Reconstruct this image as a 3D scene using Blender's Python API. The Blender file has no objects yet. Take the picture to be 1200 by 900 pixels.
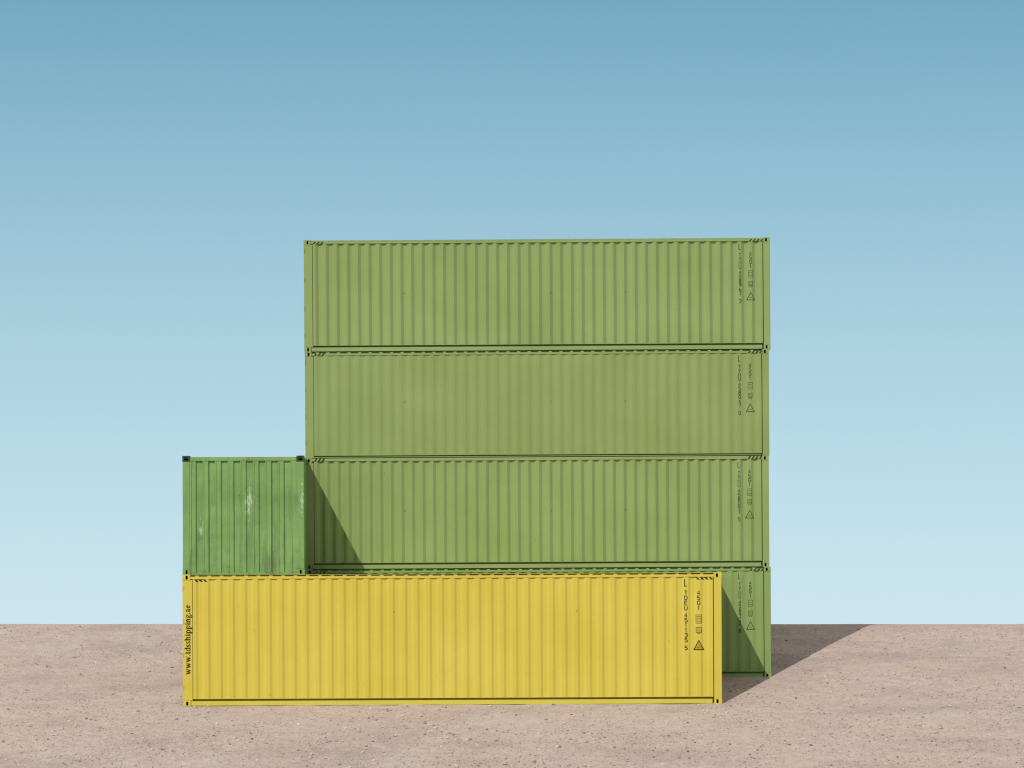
import bpy, bmesh, math, random
import numpy as np
from mathutils import Vector, noise as mnoise

S = bpy.context.scene
COL = S.collection
R = math.radians

# ------------------------------------------------------------------ camera
EYE = 1.831                       # eye height above the foot of the yellow container
DIST = 100.0                      # long lens, far away
PXM = 51.88                       # pixels (of a 1200 px wide picture) per metre at the yellow front
FPX = PXM * DIST
cam = bpy.data.cameras.new('camera')
cam.sensor_width = 36.0
cam.lens = FPX / 1200.0 * 36.0
cam.shift_y = (731.0 - 450.0) / 1200.0
cam.clip_start = 1.0
cam.clip_end = 20000.0
camo = bpy.data.objects.new('camera', cam)
camo.location = (0, -DIST, EYE)
camo.rotation_euler = (R(90), 0, 0)
COL.objects.link(camo)
S.camera = camo

# ------------------------------------------------------------------ sun and sky
SUNV = Vector((1.285, 2.47, -2.52)).normalized()      # the way the light travels
sun = bpy.data.lights.new('sun', 'SUN')
sun.energy = 3.5
sun.angle = R(0.5)
sun.color = (1.0, 0.94, 0.86)
suno = bpy.data.objects.new('sun', sun)
suno.rotation_euler = SUNV.to_track_quat('-Z', 'Y').to_euler()
suno.location = (-20, -40, 40)
COL.objects.link(suno)

W = bpy.data.worlds.new('World')
S.world = W
W.use_nodes = True
nt = W.node_tree
nt.nodes.clear()
def WN(t, **k):
    n = nt.nodes.new(t)
    for a, b in k.items(): setattr(n, a, b)
    return n
tc = WN('ShaderNodeTexCoord')
sep = WN('ShaderNodeSeparateXYZ')
mul = WN('ShaderNodeMath', operation='MULTIPLY'); mul.inputs[1].default_value = 1.5
addz = WN('ShaderNodeMath', operation='ADD'); addz.inputs[1].default_value = 0.45
comb = WN('ShaderNodeCombineXYZ')
nrm = WN('ShaderNodeVectorMath', operation='NORMALIZE')
sky = WN('ShaderNodeTexSky', sky_type='NISHITA')
sky.sun_disc = False
sky.sun_elevation = math.asin(-SUNV.z)
sky.sun_rotation = math.atan2(-SUNV.x, -SUNV.y)
sky.air_density = 1.0
sky.dust_density = 0.3
sky.ozone_density = 1.5
hsv = WN('ShaderNodeHueSaturation')
hsv.inputs['Hue'].default_value = 0.5
hsv.inputs['Saturation'].default_value = 1.0
bg = WN('ShaderNodeBackground'); bg.inputs[1].default_value = 0.15
out = WN('ShaderNodeOutputWorld')
L = nt.links.new
L(tc.outputs['Generated'], sep.inputs[0])
L(sep.outputs[2], mul.inputs[0]); L(mul.outputs[0], addz.inputs[0])
L(sep.outputs[0], comb.inputs[0]); L(sep.outputs[1], comb.inputs[1]); L(addz.outputs[0], comb.inputs[2])
L(comb.outputs[0], nrm.inputs[0]); L(nrm.outputs[0], sky.inputs[0])
tint = WN('ShaderNodeMix', data_type='RGBA', blend_type='MULTIPLY'); tint.inputs[0].default_value = 1.0
tint.inputs[7].default_value = (0.97, 1.53, 1.19, 1)
L(sky.outputs[0], hsv.inputs['Color']); L(hsv.outputs[0], tint.inputs[6])
# pale air thickening towards the horizon
hz = WN('ShaderNodeMapRange'); hz.inputs[1].default_value = 0.0; hz.inputs[2].default_value = 0.152
hz.inputs[3].default_value = 1.0; hz.inputs[4].default_value = 0.0
L(sep.outputs[2], hz.inputs[0])
mixh = WN('ShaderNodeMix', data_type='RGBA'); mixh.inputs[7].default_value = (4.05, 5.28, 5.78, 1)
hzp = WN('ShaderNodeMath', operation='POWER'); hzp.inputs[1].default_value = 1.12
L(hz.outputs[0], hzp.inputs[0]); L(hzp.outputs[0], mixh.inputs[0]); L(tint.outputs[2], mixh.inputs[6])
# warm pale light added to the unseen upper sky, to lift and warm shadows
upper_fill = WN('ShaderNodeMapRange'); upper_fill.inputs[1].default_value = 0.16; upper_fill.inputs[2].default_value = 0.34
upper_fill.inputs[3].default_value = 0.0; upper_fill.inputs[4].default_value = 0.85
L(sep.outputs[2], upper_fill.inputs[0])
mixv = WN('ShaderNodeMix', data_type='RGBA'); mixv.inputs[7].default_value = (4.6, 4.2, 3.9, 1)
L(upper_fill.outputs[0], mixv.inputs[0]); L(mixh.outputs[2], mixv.inputs[6]); L(mixv.outputs[2], bg.inputs[0]); L(bg.outputs[0], out.inputs[0])

vs = S.view_settings
vs.view_transform = 'Standard'
vs.look = 'None'
vs.exposure = 0.0
vs.gamma = 1.0
vs.use_curve_mapping = False
S.cycles.filter_width = 1.2

# ------------------------------------------------------------------ materials
class NT:
    def __init__(self, name):
        self.m = bpy.data.materials.new(name); self.m.use_nodes = True
        self.t = self.m.node_tree; self.t.nodes.clear()
        self.out = self.n('ShaderNodeOutputMaterial')
        self.b = self.n('ShaderNodeBsdfPrincipled')
        self.l(self.b.outputs[0], self.out.inputs[0])
    def n(self, t, **k):
        n = self.t.nodes.new(t)
        for a, b in k.items(): setattr(n, a, b)
        return n
    def l(self, a, b): self.t.links.new(a, b)
    def coords(self, scale=(1, 1, 1), kind='Object'):
        c = self.n('ShaderNodeTexCoord'); mp = self.n('ShaderNodeMapping')
        mp.inputs['Scale'].default_value = scale
        self.l(c.outputs[kind], mp.inputs[0]); return mp.outputs[0]
    def noise(self, vec, scale, detail=4, rough=0.55):
        n = self.n('ShaderNodeTexNoise'); n.inputs['Scale'].default_value = scale
        n.inputs['Detail'].default_value = detail; n.inputs['Roughness'].default_value = rough
        self.l(vec, n.inputs['Vector']); return n.outputs['Fac']
    def ramp(self, fac, stops):
        r = self.n('ShaderNodeValToRGB'); e = r.color_ramp.elements
        while len(e) < len(stops): e.new(0.5)
        for el, (p, c) in zip(e, stops):
            el.position = p; el.color = (*c, 1) if len(c) == 3 else c
        self.l(fac, r.inputs[0]); return r.outputs[0]
    def mix(self, fac, a, b, mode='MIX'):
        m = self.n('ShaderNodeMix', data_type='RGBA', blend_type=mode)
        for sock, v in ((m.inputs[0], fac), (m.inputs[6], a), (m.inputs[7], b)):
            if isinstance(v, (int, float)): sock.default_value = v
            elif isinstance(v, tuple): sock.default_value = (*v, 1)
            else: self.l(v, sock)
        return m.outputs[2]
    def bump(self, h, strength, dist=0.01):
        b = self.n('ShaderNodeBump'); b.inputs['Strength'].default_value = strength
        b.inputs['Distance'].default_value = dist
        self.l(h, b.inputs['Height']); self.l(b.outputs[0], self.b.inputs['Normal'])

def g3(v): return (v, v, v)

def paint(name, col, seed=0.0, wear=0.25, rough=0.55, wornmix=0.0):
    """weathered painted steel: faint chalking, vertical dirt runs, small chips"""
    k = NT(name)
    v0 = k.coords((1, 1, 1))
    off = k.n('ShaderNodeVectorMath', operation='ADD'); off.inputs[1].default_value = (seed, seed * 1.7, seed * .6)
    k.l(v0, off.inputs[0]); v = off.outputs[0]
    st = k.n('ShaderNodeMapping'); st.inputs['Scale'].default_value = (9, 9, 0.35); k.l(v, st.inputs[0])
    big = k.noise(v, 0.7, 3)
    runs = k.noise(st.outputs[0], 1.0, 5, 0.65)
    fine = k.noise(v, 38, 3)
    dark = tuple(c * 0.97 for c in col)
    pale = tuple(min(1, c * 1.02 + 0.02) for c in col)
    c = k.mix(k.ramp(big, [(0.3, g3(0)), (0.7, g3(1))]), dark, pale)
    c = k.mix(k.ramp(runs, [(0.50, g3(0)), (0.78, g3(wear))]), c, tuple(x * 0.72 for x in col))
    c = k.mix(k.ramp(fine, [(0.35, g3(0.10)), (0.6, g3(0))]), c, tuple(x * 0.7 for x in col))
    # little chips
    sp = k.noise(v, 14, 2, 0.4)
    c = k.mix(k.ramp(sp, [(0.80, g3(0)), (0.81, g3(0.6))]), c, (0.07, 0.055, 0.035))
    k.l(c, k.b.inputs['Base Color'])
    k.b.inputs['Roughness'].default_value = rough
    k.b.inputs['Specular IOR Level'].default_value = 0.3
    k.bump(k.noise(v, 2.2, 3), 0.25, 0.012)
    return k.m

GREEN = (0.206, 0.278, 0.087)
YELLOW = (0.525, 0.418, 0.046)
SGREEN = (0.165, 0.300, 0.088)
M_green = [paint('green_paint', GREEN, 3.0, 0.18), paint('green_paint_dull', (0.200, 0.264, 0.078), 17.0, 0.12),
           paint('green_paint_worn', GREEN, 31.0, 0.22), paint('green_paint_deep', (0.192, 0.278, 0.082), 47.0, 0.2)]
M_yellow = paint('yellow_paint', YELLOW, 9.0, 0.14)

def scuffed():
    k = NT('scuffed_green_paint')
    v = k.coords()
    st = k.n('ShaderNodeMapping'); st.inputs['Scale'].default_value = (7, 7, 0.8); k.l(v, st.inputs[0])
    st2 = k.n('ShaderNodeMapping'); st2.inputs['Scale'].default_value = (38, 38, 8); k.l(v, st2.inputs[0])
    c = k.mix(k.ramp(k.noise(v, 0.9, 4), [(0.3, g3(0)), (0.7, g3(1))]), tuple(x * 0.8 for x in SGREEN), tuple(x * 1.1 + .01 for x in SGREEN))
    c = k.mix(k.ramp(k.noise(st.outputs[0], 0.8, 6, 0.65), [(0.52, g3(0)), (0.72, g3(0.6))]), c, tuple(x * 0.5 for x in SGREEN))
    # pale scrapes gathered in one tall patch near the middle and at the right post
    sep = k.n('ShaderNodeSeparateXYZ'); k.l(v, sep.inputs[0])
    def band(sock, c0, w):
        a = k.n('ShaderNodeMath', operation='SUBTRACT'); k.l(sock, a.inputs[0]); a.inputs[1].default_value = c0
        b = k.n('ShaderNodeMath', operation='ABSOLUTE'); k.l(a.outputs[0], b.inputs[0])
        d = k.n('ShaderNodeMapRange'); d.inputs[1].default_value = 0; d.inputs[2].default_value = w
        d.inputs[3].default_value = 1; d.inputs[4].default_value = 0; k.l(b.outputs[0], d.inputs[0]); return d.outputs[0]
    def prod(a, b):
        m = k.n('ShaderNodeMath', operation='MULTIPLY'); k.l(a, m.inputs[0]); k.l(b, m.inputs[1]); return m.outputs[0]
    def mx(a, b):
        m = k.n('ShaderNodeMath', operation='MAXIMUM'); k.l(a, m.inputs[0]); k.l(b, m.inputs[1]); return m.outputs[0]
    zone = mx(prod(band(sep.outputs[0], 1.50, .24), band(sep.outputs[2], 1.65, .85)),
              prod(band(sep.outputs[0], 2.70, .10), band(sep.outputs[2], 1.7, .8)))
    zone = mx(zone, prod(band(sep.outputs[0], .42, .14), band(sep.outputs[2], 1.05, .35)))
    zn = k.n('ShaderNodeMath', operation='MULTIPLY_ADD'); zn.inputs[1].default_value = 0.275; k.l(zone, zn.inputs[0])
    k.l(k.noise(st2.outputs[0], 1.0, 6, 0.7), zn.inputs[2])
    c = k.mix(k.ramp(zn.outputs[0], [(0.69, g3(0)), (0.74, g3(0.72))]), c, (0.44, 0.53, 0.38))
    # grimy lower right
    zone2 = prod(band(sep.outputs[0], 1.9, .75), band(sep.outputs[2], .25, .8))
    zm = k.n('ShaderNodeMath', operation='MULTIPLY_ADD'); zm.inputs[1].default_value = 0.30; k.l(zone2, zm.inputs[0])
    k.l(k.noise(st.outputs[0], 1.3, 5, 0.6), zm.inputs[2])
    c = k.mix(k.ramp(zm.outputs[0], [(0.58, g3(0)), (0.80, g3(0.6))]), c, (0.08, 0.12, 0.05))
    st3 = k.n('ShaderNodeMapping'); st3.inputs['Scale'].default_value = (30, 30, 3.0); st3.inputs['Rotation'].default_value = (0, R(14), 0); k.l(v, st3.inputs[0])
    c = k.mix(k.ramp(k.noise(st3.outputs[0], 1.0, 4, .6), [(0.68, g3(0)), (0.74, g3(0.45))]), c, (0.36, 0.46, 0.28))
    c = k.mix(k.ramp(k.noise(v, 3.2, 5, .65), [(0.56, g3(0)), (0.72, g3(0.42))]), c, (0.085, 0.14, 0.05))
    c = k.mix(k.ramp(k.noise(v, 9, 4, .6), [(0.69, g3(0)), (0.74, g3(0.7))]), c, (0.06, 0.08, 0.04))
    k.l(c, k.b.inputs['Base Color'])
    k.b.inputs['Roughness'].default_value = 0.6
    k.b.inputs['Specular IOR Level'].default_value = 0.3
    k.bump(k.noise(v, 2.0, 4), 0.5, 0.03)
    return k.m
M_scuff = scuffed()

def plain(name, col, rough=0.7):
    k = NT(name)
    v = k.coords()
    k.l(k.mix(k.noise(v, 30, 3), tuple(c * .75 for c in col), tuple(min(1, c * 1.25) for c in col)), k.b.inputs['Base Color'])
    k.b.inputs['Roughness'].default_value = rough
    k.b.inputs['Specular IOR Level'].default_value = 0.2
    return k.m
M_dark = plain('grimy_steel_and_hole_shade', (0.006, 0.006, 0.005), 0.9)  # dark steel parts; also paints the shade inside the casting holes
M_cast = plain('dark_green_casting', (0.035, 0.060, 0.030), 0.7)
M_black = plain('black_marking', (0.018, 0.016, 0.010))
M_ink = plain('faded_dark_marking', (0.022, 0.032, 0.010))
M_tri = plain('ochre_marking', (0.37, 0.255, 0.02))

def ground_mat():
    k = NT('dry_gravelly_sand')
    v = k.coords((1, 1, 1), 'Object')
    big = k.noise(v, 0.35, 4)
    mp = k.n('ShaderNodeMapping'); mp.inputs['Scale'].default_value = (0.35, 0.8, 1); k.l(v, mp.inputs[0])
    st = k.noise(mp.outputs[0], 1.0, 5, 0.6)
    mid = k.noise(v, 4, 6, 0.65)
    gp = k.n('ShaderNodeMapping'); gp.inputs['Scale'].default_value = (1, 0.34, 1); k.l(v, gp.inputs[0])
    fine = k.noise(gp.outputs[0], 42, 4, 0.7)
    grit = k.noise(gp.outputs[0], 17, 5, 0.75)
    c = k.mix(k.ramp(big, [(0.35, g3(0)), (0.65, g3(1))]), (0.415, 0.328, 0.298), (0.428, 0.364, 0.332))
    c = k.mix(k.ramp(st, [(0.46, g3(0)), (0.70, g3(0.65))]), c, (0.27, 0.220, 0.205))
    mp2 = k.n('ShaderNodeMapping'); mp2.inputs['Scale'].default_value = (0.22, 0.45, 1); mp2.inputs['Location'].default_value = (4.3, 1.7, 0); k.l(v, mp2.inputs[0])
    c = k.mix(k.ramp(k.noise(mp2.outputs[0], 1.0, 4, 0.55), [(0.50, g3(0)), (0.66, g3(0.6))]), c, (0.445, 0.345, 0.300))
    c = k.mix(k.ramp(mid, [(0.30, g3(0.45)), (0.55, g3(0))]), c, (0.27, 0.205, 0.175))
    c = k.mix(k.ramp(mid, [(0.58, g3(0)), (0.78, g3(0.5))]), c, (0.55, 0.46, 0.40))
    c = k.mix(k.ramp(fine, [(0.30, g3(0.7)), (0.46, g3(0))]), c, (0.17, 0.125, 0.105))
    c = k.mix(k.ramp(fine, [(0.58, g3(0)), (0.72, g3(0.6))]), c, (0.62, 0.53, 0.47))
    c = k.mix(k.ramp(grit, [(0.34, g3(0.38)), (0.46, g3(0))]), c, (0.22, 0.17, 0.15))
    c = k.mix(k.ramp(grit, [(0.57, g3(0)), (0.70, g3(0.4))]), c, (0.56, 0.49, 0.44))
    k.l(c, k.b.inputs['Base Color'])
    k.b.inputs['Roughness'].default_value = 0.95
    k.b.inputs['Specular IOR Level'].default_value = 0.1
    h = k.n('ShaderNodeMath', operation='MULTIPLY_ADD'); h.inputs[1].default_value = 0.35
    k.l(fine, h.inputs[0]); k.l(mid, h.inputs[2])
    k.bump(h.outputs[0], 0.7, 0.03)
    return k.m
M_ground = ground_mat()

def stone_mat():
    k = NT('mixed_gravel_stone')
    a = k.n('ShaderNodeAttribute', attribute_name='tone')
    c = k.ramp(a.outputs['Fac'], [(0.0, (0.13, 0.105, 0.095)), (0.35, (0.27, 0.21, 0.18)), (0.7, (0.42, 0.34, 0.29)), (1.0, (0.60, 0.52, 0.46))])
    k.l(c, k.b.inputs['Base Color'])
    k.b.inputs['Roughness'].default_value = 0.9
    return k.m
M_stone = stone_mat()

# ------------------------------------------------------------------ mesh helpers
def link(name, me, mats, parent=None):
    o = bpy.data.objects.new(name, me); COL.objects.link(o)
    for m in (mats if isinstance(mats, (list, tuple)) else [mats]): me.materials.append(m)
    if parent: o.parent = parent
    return o

class MB:
    def __init__(self): self.v = []; self.f = []; self.mi = []
    def quad(self, *p, mi=0):
        i = len(self.v); self.v += [tuple(q) for q in p]; self.f.append(tuple(range(i, i + len(p)))); self.mi.append(mi)
    def box(self, x0, x1, y0, y1, z0, z1, mi=0):
        a = [(x, y, z) for z in (z0, z1) for y in (y0, y1) for x in (x0, x1)]
        i = len(self.v); self.v += a
        for q in ((0, 2, 3, 1), (4, 5, 7, 6), (0, 1, 5, 4), (2, 6, 7, 3), (0, 4, 6, 2), (1, 3, 7, 5)):
            self.f.append(tuple(i + k for k in q)); self.mi.append(mi)
    def tube(self, p0, p1, r, n=8, mi=0):
        p0 = Vector(p0); p1 = Vector(p1); d = (p1 - p0).normalized()
        a = d.orthogonal().normalized(); b = d.cross(a); i = len(self.v)
        for p in (p0, p1):
            for k in range(n):
                t = 2 * math.pi * k / n
                self.v.append(tuple(p + a * r * math.cos(t) + b * r * math.sin(t)))
        for k in range(n):
            self.f.append((i + k, i + (k + 1) % n, i + n + (k + 1) % n, i + n + k)); self.mi.append(mi)
        self.f.append(tuple(i + k for k in reversed(range(n)))); self.mi.append(mi)
        self.f.append(tuple(i + n + k for k in range(n))); self.mi.append(mi)
    def build(self, name, mats, parent=None, bevel=0.0):
        me = bpy.data.meshes.new(name); me.from_pydata(self.v, [], self.f)
        for p, m in zip(me.polygons, self.mi): p.material_index = m
        if bevel:
            bm = bmesh.new(); bm.from_mesh(me)
            bmesh.ops.bevel(bm, geom=list(bm.edges), offset=bevel, segments=2, affect='EDGES', clamp_overlap=True)
            bm.to_mesh(me); bm.free()
        me.update()
        return link(name, me, mats, parent)

def tag(o, label, cat, group=None):
    o['label'] = label; o['category'] = cat
    if group: o['group'] = group

# ribbons for painted lettering, in a flat (u, v) plane
def ribbon(pts, w, closed=False):
    P = [Vector(p) for p in pts]; n = len(P); Ls = []; Rs = []
    for i in range(n):
        a = P[i - 1] if (i > 0 or closed) else None
        b = P[(i + 1) % n] if (i < n - 1 or closed) else None
        d1 = (P[i] - a).normalized() if a is not None else None
        d2 = (b - P[i]).normalized() if b is not None else None
        if d1 is None: d1 = d2
        if d2 is None: d2 = d1
        n1 = Vector((-d1.y, d1.x)); n2 = Vector((-d2.y, d2.x))
        m = n1 + n2
        m = n1 if m.length < 1e-4 else m.normalized()
        s = min(1.6, 1.0 / max(0.3, m.dot(n1))) * w / 2
        Ls.append(P[i] + m * s); Rs.append(P[i] - m * s)
    q = []
    for i in range(n if closed else n - 1):
        j = (i + 1) % n
        q.append((Ls[i], Rs[i], Rs[j], Ls[j]))
    return q

GL = {
 'L': [[(0, 1), (0, 0), (1, 0)]], 'T': [[(0, 1), (1, 1)], [(.5, 1), (.5, 0)]],
 'D': [[(0, 0), (0, 1), (.65, 1), (1, .75), (1, .25), (.65, 0), (0, 0)]],
 'E': [[(1, 1), (0, 1), (0, 0), (1, 0)], [(0, .52), (.8, .52)]],
 'U': [[(0, 1), (0, .2), (.25, 0), (.75, 0), (1, .2), (1, 1)]],
 'Y': [[(0, 1), (.5, .5), (1, 1)], [(.5, .5), (.5, 0)]], 'N': [[(0, 0), (0, 1), (1, 0), (1, 1)]],
 'G': [[(1, .8), (.75, 1), (.25, 1), (0, .8), (0, .2), (.25, 0), (.75, 0), (1, .2), (1, .5), (.55, .5)]],
 '0': [[(.5, 1), (.1, .85), (0, .5), (.1, .15), (.5, 0), (.9, .15), (1, .5), (.9, .85), (.5, 1)]],
 '1': [[(.15, .78), (.5, 1), (.5, 0)]],
 '2': [[(0, .8), (.25, 1), (.75, 1), (1, .78), (1, .6), (0, 0), (1, 0)]],
 '3': [[(0, .85), (.3, 1), (.8, 1), (1, .8), (.9, .58), (.5, .52)], [(.5, .52), (.9, .46), (1, .22), (.8, 0), (.3, 0), (0, .15)]],
 '4': [[(.72, 0), (.72, 1), (0, .3), (1, .3)]],
 '5': [[(.95, 1), (.1, 1), (.05, .55), (.65, .6), (1, .42), (1, .18), (.7, 0), (.25, 0), (0, .15)]],
 '7': [[(0, 1), (1, 1), (.4, 0)]],
 '8': [[(.5, .53), (.1, .68), (.1, .88), (.5, 1), (.9, .88), (.9, .68), (.5, .53)], [(.5, .53), (0, .35), (0, .13), (.5, 0), (1, .13), (1, .35), (.5, .53)]],
 '9': [[(.95, .6), (.6, .45), (.1, .55), (0, .78), (.2, 1), (.8, 1), (1, .78), (.95, .4), (.7, 0)]],
 '6': [[(.3, 1), (.05, .6), (0, .22), (.25, 0), (.8, 0), (1, .22), (.9, .45), (.4, .55), (.05, .4)]],
}
class Decal:
    """flat painted marks; quads in wall coordinates (x, z), then laid on the wall's relief"""
    def __init__(self): self.q = []; self.k = 0
    def stroke(self, pts, w, closed=False, mi=0):
        self.k += 1
        for q in ribbon(pts, w, closed): self.q.append((q, (self.k % 6) * 0.0006, mi))
    def poly(self, pts, mi=0, lift=0.0): self.q.append(([Vector(p) for p in pts], lift, mi))
    def glyph(self, ch, x, z, w, h, t):
        for s in GL[ch]: self.stroke([(x + a * w, z + b * h) for a, b in s], t)
    def build(self, name, mats, parent, yfun=None, breaks=(), y0=0.0):
        bm = bmesh.new()
        for q, lift, mi in self.q:
            vs_ = [bm.verts.new((p[0], -lift, p[1])) for p in q]
            try: f = bm.faces.new(vs_); f.material_index = mi
            except ValueError: pass
        bmesh.ops.recalc_face_normals(bm, faces=bm.faces)
        if yfun:
            xs = [v.co.x for v in bm.verts]; lo, hi = min(xs), max(xs)
            for b in breaks:
                if lo < b < hi:
                    bmesh.ops.bisect_plane(bm, geom=list(bm.verts) + list(bm.edges) + list(bm.faces), plane_co=(b, 0, 0), plane_no=(1, 0, 0), dist=1e-5)
            for v in bm.verts: v.co.y += yfun(v.co.x) - 0.003
        else:
            for v in bm.verts: v.co.y += y0 - 0.003
        for f in bm.faces:
            if f.normal.y > 0: f.normal_flip()
        me = bpy.data.meshes.new(name); bm.to_mesh(me); bm.free()
        return link(name, me, mats, parent)

# heavy-light serif letters for the web address (x-height 1, ascender 1.45, descender -.45)
TH, TN = 0.30, 0.11
def serif(x, y, w=0.5): return ([(x - w / 2, y), (x + w / 2, y)], TN)
SG = {
 'w': (1.42, [([(.16, 1), (.45, .02)], TH), ([(.45, .02), (.68, .85)], TN), ([(.68, .9), (.96, .02)], TH), ([(.96, .02), (1.25, .95)], TN), serif(.16, .96, .42), serif(.70, .96, .40), serif(1.24, .96, .32)]),
 '.': (.42, [([(.2, 0), (.2, .26)], .26)]),
 't': (.62, [([(.28, 1.3), (.28, .18), (.36, .07), (.56, .07)], TH * .9), ([(.06, .95), (.56, .95)], TN)]),
 'd': (.98, [([(.74, 1.45), (.74, 0)], TH), ([(.6, .93), (.38, .95), (.18, .7), (.16, .45), (.22, .15), (.42, .05), (.6, .1)], .19), serif(.62, 1.42, .35), serif(.82, .05, .3)]),
 's': (.74, [([(.58, .78), (.5, .93), (.32, .95), (.16, .82), (.2, .62), (.5, .42), (.58, .24), (.46, .07), (.26, .05), (.1, .24)], .19)]),
 'h': (1.04, [([(.24, 1.45), (.24, 0)], TH), ([(.36, .8), (.52, .94), (.68, .92), (.78, .75), (.78, 0)], .24), serif(.15, 1.42, .3), serif(.26, .05, .5), serif(.78, .05, .46)]),
 'i': (.56, [([(.28, .98), (.28, 0)], TH), ([(.28, 1.2), (.28, 1.44)], .26), serif(.2, .95, .32), serif(.28, .05, .5)]),
 'p': (1.0, [([(.26, .98), (.26, -.45)], TH), ([(.4, .93), (.6, .95), (.82, .72), (.84, .48), (.78, .17), (.58, .05), (.4, .1)], .2), serif(.16, .95, .3), serif(.28, -.42, .5)]),
 'n': (1.04, [([(.24, .98), (.24, 0)], TH), ([(.36, .8), (.52, .94), (.68, .92), (.78, .75), (.78, 0)], .24), serif(.15, .95, .3), serif(.26, .05, .5), serif(.78, .05, .46)]),
 'g': (.92, [([(.4, .95), (.2, .85), (.16, .62), (.28, .42), (.52, .42), (.64, .62), (.6, .85), (.4, .95)], .16), ([(.66, .88), (.86, .96)], .14), ([(.26, .36), (.18, .2), (.34, .1), (.7, .06), (.82, -.12), (.7, -.36), (.38, -.4), (.14, -.26), (.2, -.05), (.4, .04)], .15)]),
 'a': (.88, [([(.16, .76), (.28, .93), (.48, .94), (.6, .76), (.6, .16), (.72, .06), (.84, .1)], .22), ([(.52, .56), (.26, .48), (.14, .28), (.24, .08), (.42, .07), (.54, .2)], .17)]),
 'e': (.82, [([(.18, .55), (.68, .56), (.62, .82), (.42, .95), (.22, .8), (.16, .48), (.24, .18), (.44, .06), (.7, .2)], .18)]),
}

# ------------------------------------------------------------------ the ground
SLOPE = 0.2336
Y1, LB = EYE / SLOPE - 0.35, 0.7
def smooth(a, b, t):
    t = min(1, max(0, (t - a) / (b - a))); return t * t * (3 - 2 * t)
def ground_z(x, y):
    e = 0.002
    if y > Y1 + LB: z = EYE - 0.004 - e * min(y - Y1 - LB, 400)
    elif y > Y1:
        t = (y - Y1); z = SLOPE * Y1 + SLOPE * t - (SLOPE + e) * t * t / (2 * LB) - 0.002
    elif y > -5.8: z = SLOPE * y
    else:
        t = min(-5.8 - y, 3.4); z = SLOPE * -5.8 - SLOPE * t + SLOPE * t * t / (2 * 3.4)
    k = 1 - smooth(3.0, 7.0, y)
    z += 0.0042 * max(-9, min(9, x)) * k
    if abs(x) < 40 and -20 < y < 40:
        a = 0.010 + 0.012 * (1 - smooth(-3.5, -0.8, y)) + 0.012 * smooth(3.5, 6, y) * (1 - smooth(6.5, 7.5, y))
        z += a * mnoise.noise((x * 0.55, y * 0.55, 3.1)) + 0.35 * a * mnoise.noise((x * 2.3, y * 2.3, 8.2))
        if y > 6.5: z -= 0.004 * abs(mnoise.noise((x * 0.4, 0.0, 1.7)))
    if -7.2 < x < 5.6 and -0.45 < y < 0.12:        # sand blown up against the foot of the front container
        z += 0.022 * smooth(-0.45, -0.02, y) * max(0.0, 0.35 + mnoise.noise((x * 1.9, 0.4, 2.2)))
    return z - 0.004
def axis(lo, hi, step, far, g=1.35):
    mid = list(np.arange(lo, hi + 1e-6, step)); a = []; d = step; p = lo
    while p > -far: d *= g; p -= d; a.append(p)
    b = []; d = step; p = hi
    while p < far: d *= g; p += d; b.append(p)
    return a[::-1] + mid + b
gx = axis(-14, 14, 0.10, 9000); gy = axis(-10, 10, 0.08, 9000)
gv = [(x, y, ground_z(x, y)) for y in gy for x in gx]
nx = len(gx)
gf = [(j * nx + i, j * nx + i + 1, (j + 1) * nx + i + 1, (j + 1) * nx + i) for j in range(len(gy) - 1) for i in range(nx - 1)]
me = bpy.data.meshes.new('ground'); me.from_pydata(gv, [], gf)
me.polygons.foreach_set('use_smooth', [True] * len(me.polygons)); me.update()
go = link('ground', me, M_ground); go['kind'] = 'structure'

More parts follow.
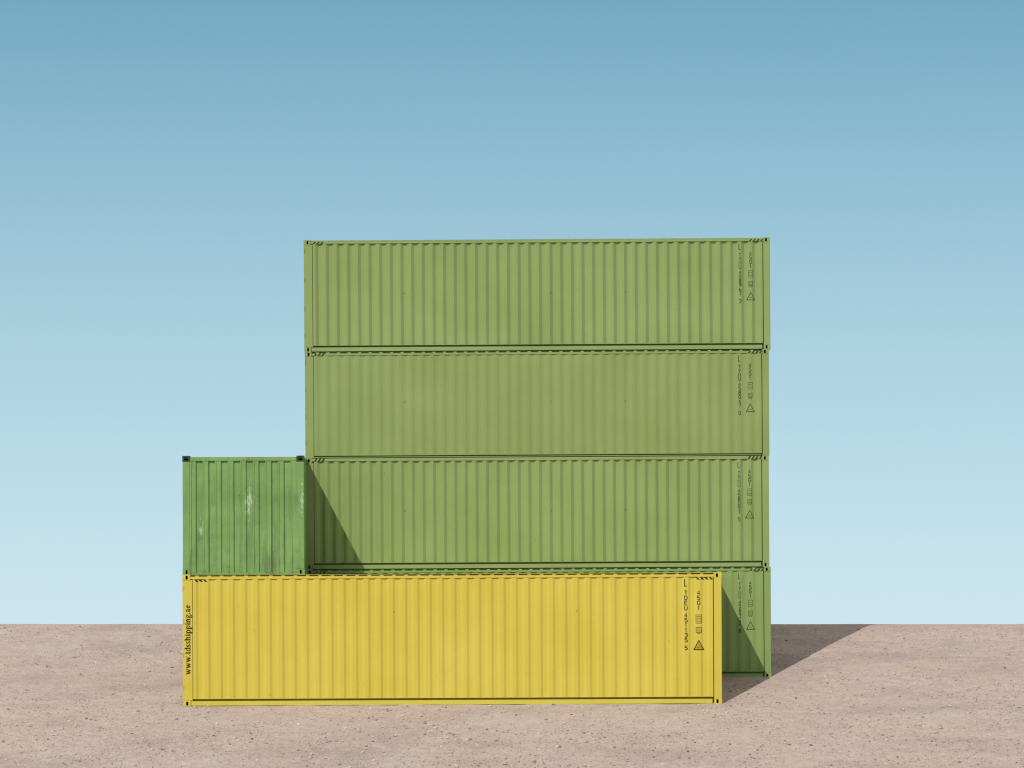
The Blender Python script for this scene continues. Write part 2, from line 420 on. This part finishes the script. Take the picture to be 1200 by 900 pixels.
# loose stones lying on the sand: nobody could count them
rng = np.random.default_rng(7)
def stones(n):
    t = (1 + 5 ** .5) / 2
    ico = np.array([(-1, t, 0), (1, t, 0), (-1, -t, 0), (1, -t, 0), (0, -1, t), (0, 1, t), (0, -1, -t), (0, 1, -t), (t, 0, -1), (t, 0, 1), (-t, 0, -1), (-t, 0, 1)], float)
    ico /= np.linalg.norm(ico[0])
    fc = np.array([(0, 11, 5), (0, 5, 1), (0, 1, 7), (0, 7, 10), (0, 10, 11), (1, 5, 9), (5, 11, 4), (11, 10, 2), (10, 7, 6), (7, 1, 8), (3, 9, 4), (3, 4, 2), (3, 2, 6), (3, 6, 8), (3, 8, 9), (4, 9, 5), (2, 4, 11), (6, 2, 10), (8, 6, 7), (9, 8, 1)])
    V = []; F = []; T = []; c = 0
    while c < n:
        x = rng.uniform(-13, 13); y = rng.uniform(-6.5, 7.6)
        dens = 0.5 + 0.5 * mnoise.noise((x * 0.5, y * 0.9, 0.3)) + 0.35 * mnoise.noise((x * 1.7, y * 1.7, 5.3))
        dens *= 0.32 + 0.68 * (1 - smooth(-4.5, 4.5, y))
        if rng.random() > dens: continue
        if -6.4 < x < 4.9 and -0.06 < y < 2.45: continue
        if -5.0 < x < 6.15 and 2.4 < y < 4.8: continue
        r = min(0.034, 0.0078 * math.exp(rng.normal(0, 0.55)))
        s = np.array([rng.uniform(.8, 1.6), rng.uniform(.8, 1.4), rng.uniform(.55, 1.05)]) * r
        a = rng.uniform(0, 6.283); ca, sa = math.cos(a), math.sin(a)
        p = ico * rng.uniform(.75, 1.2, (12, 1)) * s
        p = np.stack([p[:, 0] * ca - p[:, 1] * sa, p[:, 0] * sa + p[:, 1] * ca, p[:, 2]], 1) + (x, y, ground_z(x, y) + s[2] * 0.35)
        V.append(p); F.append(fc + 12 * c); T += [float(np.clip(rng.beta(2.0, 1.5), 0, 1))] * 12; c += 1
    me = bpy.data.meshes.new('gravel')
    me.from_pydata(np.concatenate(V).tolist(), [], np.concatenate(F).tolist())
    at = me.attributes.new('tone', 'FLOAT', 'POINT'); at.data.foreach_set('value', T)
    me.update()
    o = link('gravel', me, M_stone); o['kind'] = 'stuff'
    tag(o, 'loose pale and dark gravel scattered over the dry sand', 'gravel')
stones(34000)

# ------------------------------------------------------------------ containers
def corner_casting(mb, x0, x1, y0, y1, z0, z1, hx, hz, hw, hh, front, n=16):
    """hollow block with an oval opening in its outer face; front = -1 faces -y"""
    yf, yb = (y0, y1) if front < 0 else (y1, y0)
    # back, sides, top, bottom
    mb.quad((x0, yb, z0), (x1, yb, z0), (x1, yb, z1), (x0, yb, z1))
    mb.quad((x0, y0, z0), (x0, y1, z0), (x0, y1, z1), (x0, y0, z1))
    mb.quad((x1, y0, z0), (x1, y1, z0), (x1, y1, z1), (x1, y0, z1))
    mb.quad((x0, y0, z0), (x1, y0, z0), (x1, y1, z0), (x0, y1, z0))
    mb.quad((x0, y0, z1), (x1, y0, z1), (x1, y1, z1), (x0, y1, z1))
    # outer face with the hole: oval ring to rectangle ring
    N = 24; ov = []; rc = []
    for i in range(N):
        t = 2 * math.pi * (i + .5) / N; c, s = math.cos(t), math.sin(t)
        e = 0.65
        ov.append((hx + hw / 2 * math.copysign(abs(c) ** e, c), hz + hh / 2 * math.copysign(abs(s) ** e, s)))
        k = min(((x1 if c > 0 else x0) - hx) / c if abs(c) > 1e-6 else 1e9, ((z1 if s > 0 else z0) - hz) / s if abs(s) > 1e-6 else 1e9)
        rc.append((hx + c * k, hz + s * k))
    yi = yf - front * 0.11
    for i in range(N):
        j = (i + 1) % N
        mb.quad((ov[i][0], yf, ov[i][1]), (rc[i][0], yf, rc[i][1]), (rc[j][0], yf, rc[j][1]), (ov[j][0], yf, ov[j][1]))
        mb.quad((ov[i][0], yf, ov[i][1]), (ov[j][0], yf, ov[j][1]), (ov[j][0], yi, ov[j][1]), (ov[i][0], yi, ov[i][1]), mi=1)
    mb.quad(*[(p[0], yi, p[1]) for p in ov], mi=1)  # hole lining coloured near black to stand for the shade in it
    # the four little corner triangles left between ring and block corners
    for cx in (x0, x1):
        for cz in (z0, z1):
            on_v = [p for p in rc if abs(p[0] - cx) < 1e-6]; on_h = [p for p in rc if abs(p[1] - cz) < 1e-6]
            if on_v and on_h:
                a = min(on_v, key=lambda p: abs(p[1] - cz)); b = min(on_h, key=lambda p: abs(p[0] - cx))
                mb.quad((cx, yf, cz), (a[0], yf, a[1]), (b[0], yf, b[1]))

def profile(x, start, P, fo, sl, fi, d, y0):
    """corrugation: outer flat, slope in, inner flat, slope out"""
    t = (x - start) % P
    if t < fo: return y0
    if t < fo + sl: return y0 + d * (t - fo) / sl
    if t < fo + sl + fi: return y0 + d
    if t < fo + 2 * sl + fi: return y0 + d * (1 - (t - fo - sl - fi) / sl)
    return y0

def corrugated(x0, x1, first, P, fo, sl, fi, d, y0, z0, z1, rough=0.0, seed=0):
    """returns (mesh builder, list of break x, y function). 'first' = where the first inward slope begins"""
    start = first - fo
    br = set([x0, x1]); k = math.floor((x0 - start) / P) - 1
    while True:
        b = start + k * P
        if b > x1: break
        for t in (0, fo, fo + sl, fo + sl + fi, fo + 2 * sl + fi):
            if x0 < b + t < x1: br.add(round(b + t, 6))
        k += 1
    br = sorted(br)
    yf = lambda x: profile(min(max(x, x0), x1 - 1e-7), start, P, fo, sl, fi, d, y0)
    zs = [z0 + (z1 - z0) * i / 12 for i in range(13)]
    v = []; f = []
    for z in zs:
        for x in br:
            w = rough * mnoise.noise((x * 1.3 + seed, z * 1.1, seed)) if z0 < z < z1 else 0.0
            v.append((x, yf(x) + w, z))
    n = len(br)
    for j in range(len(zs) - 1):
        for i in range(n - 1): f.append((j * n + i, j * n + i + 1, (j + 1) * n + i + 1, (j + 1) * n + i))
    return v, f, br, yf

def container(px_bl, scale_px, ydepth, Lpx, Hpx, roll, paint_m, u, name='shipping_container', depth=0.036, waist=True,
              lid=True, cast_low=True, marks=None, flush=False):
    """px_bl: where its lower left front corner stands in the picture plane of its own front; u = its size factor"""
    root = bpy.data.objects.new(name, None); COL.objects.link(root)
    root.empty_display_size = 0.5
    m = lambda p: p / scale_px
    root.location = ((px_bl[0] - 600) / scale_px, ydepth, EYE - (px_bl[1] - 731) / scale_px)
    root.rotation_euler = (0, -R(roll), 0)
    Lx, H, Wd = m(Lpx), m(Hpx), 2.42
    pl, pr = 0.225 * u, 0.180 * u              # door post is the wide one
    cw, chh = 0.178 * u, 0.122 * u
    slot = 0.016 * u
    sill = 0.112 * u if waist else 0.030 * u   # bottom rail top
    lipz = sill + (0.048 * u if waist else 0.030 * u)
    rt0, rt1 = H - 0.102 * u, H - 0.044 * u    # top rail
    if flush: rt0, rt1 = H - 0.088 * u, H - 0.008
    rec = 0.13
    mats = [paint_m, M_dark]
    # posts
    for x0, x1 in ((0, pl), (Lx - pr, Lx)):
        for y0, y1 in ((0.0, 0.16), (Wd - 0.16, Wd)):
            mb = MB(); lo = chh if (cast_low or y0 > 1) else 0.0
            mb.box(x0 + .003, x1 - (.003 if x1 == Lx else 0), y0, y1, lo, H - chh)
            p = mb.build('corner_post', paint_m, root, 0.006)
            if x0 == 0 and y0 == 0.0: postL = p
    # castings
    dark_c = None
    for x0, x1, hx in ((0, cw, 0.100 * u), (Lx - cw, Lx, Lx - 0.105 * u)):
        for front, y0, y1 in ((-1, -0.006, 0.155), (1, Wd - 0.155, Wd + 0.006)):
            for z0, z1 in ((0, chh), (H - chh, H)):
                if not cast_low and z0 == 0 and front < 0: continue
                mb = MB()
                corner_casting(mb, x0, x1, y0, y1, z0, z1, hx, (z0 + z1) / 2 - 0.004, 0.052 * u, 0.092 * u, front)
                mb.build('corner_casting', mats, root)
    # bottom rails: front one sits in a shaded channel
    for ya, yb, fr in ((0.004, rec, 1), (Wd - rec, Wd - 0.004, 0)):
        mb = MB()
        xa, xb = cw + 0.012 * u, Lx - cw - 0.040 * u
        mb.box(xa, xb, ya, yb, 0.010, sill)
        if fr:   # welded doubler plates by the ends
            mb.box(xa + .225 * u, xa + .235 * u, ya - .004, ya, 0.012, sill - .002)
            mb.box(xb - .195 * u, xb - .185 * u, ya - .004, ya, 0.012, sill - .002)
        mb.build('bottom_rail', paint_m, root)
    # top rails
    for ya, yb in ((0.002, 0.075), (Wd - 0.075, Wd - 0.002)):
        mb = MB(); mb.box(cw, Lx - cw, ya, yb, rt0, rt1)
        if ya < 1: rail = mb.build('top_rail', paint_m, root, 0.004)
        else: mb.build('top_rail', paint_m, root, 0.004)
    # end rails
    for x0, x1 in ((0.004, 0.12), (Lx - 0.12, Lx - 0.004)):
        for z0, z1, nm in ((0.005, 0.16 * u, 'bottom_rail'), (H - 0.14 * u, H - 0.02, 'top_rail')):
            mb = MB(); mb.box(x0, x1, 0.165, Wd - 0.165, z0, z1); mb.build(nm, paint_m, root)
    # side walls
    P = (Lx - pl - pr) / 42.35
    q = P / 0.278
    fo, sl, fi = (0.062 * q, 0.078 * q, 0.060 * q) if u < 1 else (0.088 * q, 0.052 * q, 0.086 * q)
    x0, x1 = pl + slot * .55, Lx - pr - slot
    first = pl + slot + 0.062 * q
    v, f, br, yf = corrugated(x0, x1, first, P, fo, sl, fi, depth * u, 0.010, lipz + 0.012, rt0 + 0.004, 0.0025, u)
    mb = MB(); mb.v = v; mb.f = f; mb.mi = [0] * len(f)
    # flange that closes the foot of the ribs, and the shaded backing behind the slots
    mb.box(x0 - slot * .2, x1 + slot * .2, 0.006, rec, lipz, lipz + 0.012)
    mb.quad((pl * .55, rec + .01, 0.001), (Lx - pr * .55, rec + .01, 0.001), (Lx - pr * .55, rec + .01, H - .03), (pl * .55, rec + .01, H - .03))
    wall = mb.build('side_wall', paint_m, root)
    v2, f2, _, _ = corrugated(x0, x1, first, P, fo, sl, fi, -0.036 * u, Wd - 0.010, sill + .01, rt0 + .004)
    mb = MB(); mb.v = v2; mb.f = [tuple(reversed(t)) for t in f2]; mb.mi = [0] * len(f2)
    mb.build('side_wall', paint_m, root)
    # blind end wall (right), corrugated sheet turned to face +x
    v3, f3, _, _ = corrugated(0.165, Wd - 0.165, 0.25, 0.25, 0.07, 0.04, 0.10, 0.04, 0.03, 0.16 * u, H - .14 * u)
    mb = MB(); mb.v = [(Lx - b, a, c) for a, b, c in v3]; mb.f = f3; mb.mi = [0] * len(f3)
    mb.build('end_wall', paint_m, root)
    # doors (left)
    for k in range(2):
        ya = 0.17 + k * (Wd / 2 - 0.165); yb = ya + Wd / 2 - 0.18
        mb = MB(); mb.box(0.03, 0.08, ya, yb, 0.165 * u, H - .145 * u)
        dr = mb.build('door', paint_m, root, 0.006)
        for t in (0.28, 0.72):
            y = ya + (yb - ya) * t
            mb = MB(); mb.tube((0.012, y, 0.03), (0.012, y, H - 0.05), 0.016); mb.box(-.004, .03, y - .09, y + .02, H * .38, H * .38 + .03)
            mb.build('lock_rod', M_dark, dr)
    # hinges on the door post
    for t in (0.90, 0.645, 0.39, 0.145):
        mb = MB(); z = H * t
        mb.tube((0.010, -0.004, z - .055 * u), (0.010, -0.004, z + .055 * u), 0.009); mb.box(0.010, 0.05, -0.005, 0.004, z - .035 * u, z - .020 * u)
        mb.box(0.010, 0.05, -0.005, 0.004, z + .020 * u, z + .035 * u)
        mb.build('hinge', paint_m, postL)
    # roof: sheet with ribs whose ends show above the rail, dark between them
    mb = MB()
    zr = H - 0.012
    mb.box(cw, Lx - cw, 0.10, Wd - 0.10, zr - .05, H - 0.003)
    x = cw + 0.11 * u
    while x < Lx - cw - .1 and not flush:
        mb.box(x, x + 0.085 * q, 0.006, 0.10, rt1, zr - .002); x += P
    if lid: mb.box(cw, Lx - cw, -0.012, 0.099, zr + 0.001, zr + 0.006)
    mb.build('roof', paint_m, root)
    mb = MB(); mb.box(0.13, Lx - 0.13, 0.15, Wd - 0.15, 0.03, 0.14 * u); mb.build('floor', M_dark, root)

    # ---------------------------------------------------------------- markings
    k = marks
    ink = k['ink']
    fx = lambda px: (px - k['left']) / scale_px        # picture px (at its right end) -> local x
    fz = lambda py: (k['top'] - py) / scale_px + H     # px below its top right corner -> local z
    sc = 1 / scale_px
    x = fx(k['c1']); w = k['cw'] * sc
    d = Decal(); d.glyph('L', x - w / 2, fz(k['yL'] + k['hL']), w * .85, k['hL'] * sc, k['t'] * sc * 1.15)
    d.build('corner_mark', ink, wall, yf, br)
    x2 = fx(k['c2'])
    for nm, xx, run in (('owner_code', x, k['num'][:4]), ('serial_number', x, k['num'][4:10]), ('check_digit', x, k['num'][10:]), ('size_code', x2, k['code'])):
        d = Decal()
        for ch, y in run: d.glyph(ch, xx - w / 2, fz(y + k['ch']), w, k['ch'] * sc, k['t'] * sc)
        d.build(nm, ink, wall, yf, br)
    x = x2
    for pi, (ya, yb, hw) in enumerate(k['plates']):
        d = Decal()
        a, b = x - hw * sc, x + hw * sc; za, zb = fz(ya), fz(yb)
        d.stroke([(a, za), (b, za), (b, zb), (a, zb)], 0.5 * sc * k['pt'], True)
        n = 4 if yb - ya > 8 else 2
        for r in range(n):
            zz = za + (zb - za) * (r + .8) / (n + .6)
            d.stroke([(a + .012, zz), (x - .004, zz)], 0.62 * sc * k['pt']); d.stroke([(x + .006, zz), (b - (.012 if r % 2 else .022), zz)], 0.62 * sc * k['pt'])
        if pi:
            y = yb + 1.2
            d.stroke([(x - 1.8 * sc, fz(y)), (x - .4 * sc, fz(y))], 0.9 * sc * k['pt']); d.stroke([(x + .4 * sc, fz(y)), (x + 1.8 * sc, fz(y))], 0.9 * sc * k['pt'])
        d.build('data_plate', ink, wall, yf, br)
    d = Decal(); ya, yb, hw = k['tri']
    if k.get('trifill'): d.poly([(x - hw * sc * .9, fz(yb) + .008), (x + hw * sc * .9, fz(yb) + .008), (x, fz(ya) - .02)], 1, -0.0015)
    d.stroke([(x - hw * sc, fz(yb)), (x + hw * sc, fz(yb)), (x, fz(ya))], k['tt'] * sc, True)
    d.stroke([(x - hw * .45 * sc, fz(yb - 2.6)), (x + hw * .45 * sc, fz(yb - 2.6))], 0.3 * sc)
    d.build('warning_triangle', [k['tink'], M_tri], wall, yf, br)
    # slanting height-warning dashes by both upper corners
    for side in (0, 1):
        d = Decal()
        for i in range(4 if side else 3):
            if k['haz'] == 'rail':
                a = (cw + (0.06 + i * 0.098) * u) if side == 0 else (Lx - cw - (0.375 - i * 0.098) * u)
                z0, z1 = rt0 + .004, rt1 - .004
                d.poly([(a, z0), (a + .042 * u, z0), (a + .090 * u, z1), (a + .048 * u, z1)])
            else:
                a = (pl + slot + (0.02 + i * 0.10) * u) if side == 0 else (Lx - pr - slot - (0.40 - i * 0.10) * u)
                z1, z0 = rt0 - .008, rt0 - .062
                d.poly([(a, z1), (a + .055 * u, z1), (a + .105 * u, z0), (a + .060 * u, z0)])
        if k['haz'] == 'rail': d.build('hazard_stripe', M_black, rail, None, (), 0.002)
        else: d.build('hazard_stripe', M_black, wall, yf, br)
    # bolt heads of the inside lashing points
    zb = H * k.get('bolt', 0.52)
    for t in k['bolts']:
        mb = MB(); xx = Lx * t; yy = yf(xx)
        mb.tube((xx, yy + .005, zb), (xx, yy - .010, zb), 0.010 * u, 8)
        mb.build('bolt', M_dark, wall)
    return root, dict(L=Lx, H=H, post=postL, wall=wall, yf=yf, br=br, pl=pl, rail=rail)

def nums(word, y0, pitch): return [(c, y0 + i * pitch) for i, c in enumerate(word)]

# yellow container in front -------------------------------------------------
ym = dict(ink=M_black, tink=M_black, left=214.3, top=670.5, c1=804.4, c2=819.3, cw=3.1, ch=4.5, t=0.85, pt=1.0,
          yL=678.5, hL=8.0, num=nums('TDEU', 692, 6.0) + nums('451135', 718.3, 5.85) + [('5', 756.6)],
          code=nums('45G1', 692, 6.0), plates=[(720.3, 730, 3.3), (735, 740.8, 3.2)], tri=(750.3, 761.0, 5.8), tt=1.25, trifill=True, haz='wall', bolt=.71, bolts=(.392, .731))
ycont, yi = container((214.3, 827.6), PXM, 0.0, 632.0, 154.0, 0.27, M_yellow, 1.0, depth=0.025, marks=ym)
tag(ycont, 'long yellow ribbed shipping container with a web address up its left post', 'container')
# web address up the left post
d = Decal(); xh = 0.088; adv = 0.0
word = 'www.tdsshipping.ae'
tot = sum(SG[c][0] for c in word)
fit = (81.5 / PXM) / (tot * xh)          # letters are narrowed to fit the length
z0 = (827.6 - 790.5) / PXM; xb = (223.4 - 214.3) / PXM
for c in word:
    a, strokes = SG[c]
    for pts, w in strokes:
        d.stroke([(xb - v * xh, z0 + (adv + uu) * xh * fit) for uu, v in pts], w * xh * 1.06)
    adv += a
d.build('web_address', M_black, yi['post'], None, (), -0.0)

# four green containers stacked behind ---------------------------------------
GY = 2.50
GPX = FPX / (DIST + GY)
UG = 0.885
def gm(top, left, cx, num, ink=M_ink, bolts=(.215, .53, .69)):
    o = top
    return dict(ink=ink, tink=M_black, left=left, top=top, c1=866.4 + cx, c2=878.8 + cx, cw=2.4, ch=4.1, t=0.58, pt=0.75,
                yL=o + 7.5, hL=6.5, num=nums('TYNU', o + 18.5, 4.7) + nums(num[:6], o + 38.8, 5.0) + [(num[6], o + 72.6)],
                code=nums('45G1', o + 16.6, 5.0), plates=[(o + 39, o + 46.6, 2.6), (o + 51.6, o + 56.6, 2.4)],
                tri=(o + 64.2, o + 73.2, 4.7), tt=0.8, haz='rail', bolt=.52, bolts=bolts)
stack = 'green containers stacked four high'
specs = [
 ((356.6, 412.4), 546.5, 131.0, 0.36, 0, 0.046, True, False, True, 277.4, 0, '4589672', 355.2,
  'green shipping container topmost in the stack of four, its upper edge against the sky'),
 ((357.8, 537.0), 544.0, 124.6, 0.355, 1, 0.016, False, False, False, 408.5, .4, '4580470', 357.4,
  'dull green container second from the top, with flat ribs and no visible bottom rail'),
 ((358.2, 667.4), 543.6, 130.4, 0.35, 2, 0.046, True, False, True, 533.6, -.2, '4580975', 357.8,
  'green container third from the top, a slanting shadow across its left end'),
 ((359.4, 797.4), 544.6, 130.0, 0.345, 3, 0.022, True, False, True, 664.6, .6, '4589028', 358.8,
  'lowest green container of the stack, standing on sand mostly hidden behind the yellow container'),
]
for bl, Lp, Hp, roll, mi, dep, waist, lid, low, top, cx, num, left, lab in specs:
    c, _ = container(bl, GPX, GY, Lp, Hp, roll, M_green[mi], UG, depth=dep, waist=waist, lid=lid, cast_low=low, flush=(mi == 2), marks=gm(top, left, cx, num))
    tag(c, lab, 'container', stack)

# small square container on top of the yellow one ---------------------------------
def square_container():
    root = bpy.data.objects.new('square_container', None); COL.objects.link(root)
    x0p, x1p, top, bot = 214.0, 356.9, 534.2, 673.8
    root.location = ((x0p - 600) / PXM, 0.012, EYE - (bot - 731) / PXM)
    root.rotation_euler = (0, -R(0.2), R(1.1))
    Wx, H, D = (x1p - x0p) / PXM, (bot - top) / PXM, 2.43
    pw, cw, ch = 0.170, 0.178, 0.128
    hd0, hd1 = H - 0.118, H - 0.028
    for x0, x1 in ((0.006, pw), (Wx - pw, Wx - .006)):
        for y0, y1 in ((0, .15), (D - .15, D)):
            mb = MB(); mb.box(x0, x1, y0, y1, ch, H - ch); mb.build('corner_post', M_scuff, root, .008)
    for x0, x1, hx in ((0, cw, .088), (Wx - cw, Wx, Wx - .088)):
        for fr, y0, y1 in ((-1, -.010, .16), (1, D - .16, D + .010)):
            for z0, z1 in ((0, ch), (H - ch, H)):
                mb = MB(); up = z0 > 0
                corner_casting(mb, x0, x1, y0, y1, z0, z1, hx, (z0 + z1) / 2, .098 if up else .046, .092, fr)
                mb.build('corner_casting', [M_cast if up else M_scuff, M_dark], root)
    for y0, y1 in ((.002, .08), (D - .08, D - .002)):
        mb = MB(); mb.box(cw, Wx - cw, y0, y1, hd0, hd1); mb.build('top_rail', M_scuff, root, .006)
        mb = MB(); mb.box(cw, Wx - cw, y0 + .012, y1, .004, .05); mb.build('bottom_rail', M_scuff, root, .004)
    P = 14.72 / PXM; sl = .028; fl = (P - 2 * sl) / 2
    first = (230.2 - x0p) / PXM - sl / 2
    for s in (0, 1):
        # each rib: outer flat, steep fold in, inner flat, fold out with a raised seam that drops back a little
        prof = [(0, .012), (fl - .02, .012), (fl - .02 + sl, .050), (fl * 2 - .02 + sl, .050), (fl * 2 - .02 + 2 * sl, .000), (fl * 2 - .004 + 2 * sl, .000)]
        pts = []
        for kk in range(-2, 14):
            o = first - (fl - .02) + kk * P
            pts += [(o + a_, b_) for a_, b_ in prof]
        ins = [p for p in pts if pw < p[0] < Wx - pw]
        pts = [(pw, .012)] + ins + [(Wx - pw, .012)]
        zs = [.05 + (hd0 + .004 - .05) * i / 14 for i in range(15)]
        v = [(a_, b_ + (.018 * mnoise.noise((a_ * 1.4 + 5.3 + s, z * 1.2, 2.0)) if 0 < i < 14 else 0), z) for i, z in enumerate(zs) for a_, b_ in pts]
        n = len(pts)
        f = [(j * n + i, j * n + i + 1, (j + 1) * n + i + 1, (j + 1) * n + i) for j in range(14) for i in range(n - 1)]
        mb = MB(); mb.f = f if not s else [tuple(reversed(t)) for t in f]; mb.mi = [0] * len(f)
        mb.v = v if not s else [(a, D - b, c) for a, b, c in v]
        mb.build('end_wall', M_scuff, root)
    for s in (0, 1):
        v, f, br, yf = corrugated(.15, D - .15, .25, .28, .07, .07, .07, .036, .012, .06, H - .07)
        mb = MB(); mb.mi = [0] * len(f)
        mb.v = [((b if not s else Wx - b), a, c) for a, b, c in v]
        mb.f = f if s else [tuple(reversed(t)) for t in f]
        mb.build('side_wall', M_scuff, root)
        xa, xb = ((.004, .07) if not s else (Wx - .07, Wx - .004))
        mb = MB(); mb.box(xa, xb, .16, D - .16, H - .10, H - .02); mb.build('top_rail', M_scuff, root)
        mb = MB(); mb.box(xa, xb, .16, D - .16, .004, .10); mb.build('bottom_rail', M_scuff, root)
    mb = MB(); mb.box(.03, Wx - .03, .06, D - .06, H - .06, H - .026); mb.build('roof', M_scuff, root)
    mb = MB(); mb.box(.08, Wx - .08, .09, D - .09, .02, .10); mb.build('floor', M_dark, root)
    tag(root, 'small square scuffed green container with dark corner castings on top of the yellow container', 'container')
square_container()
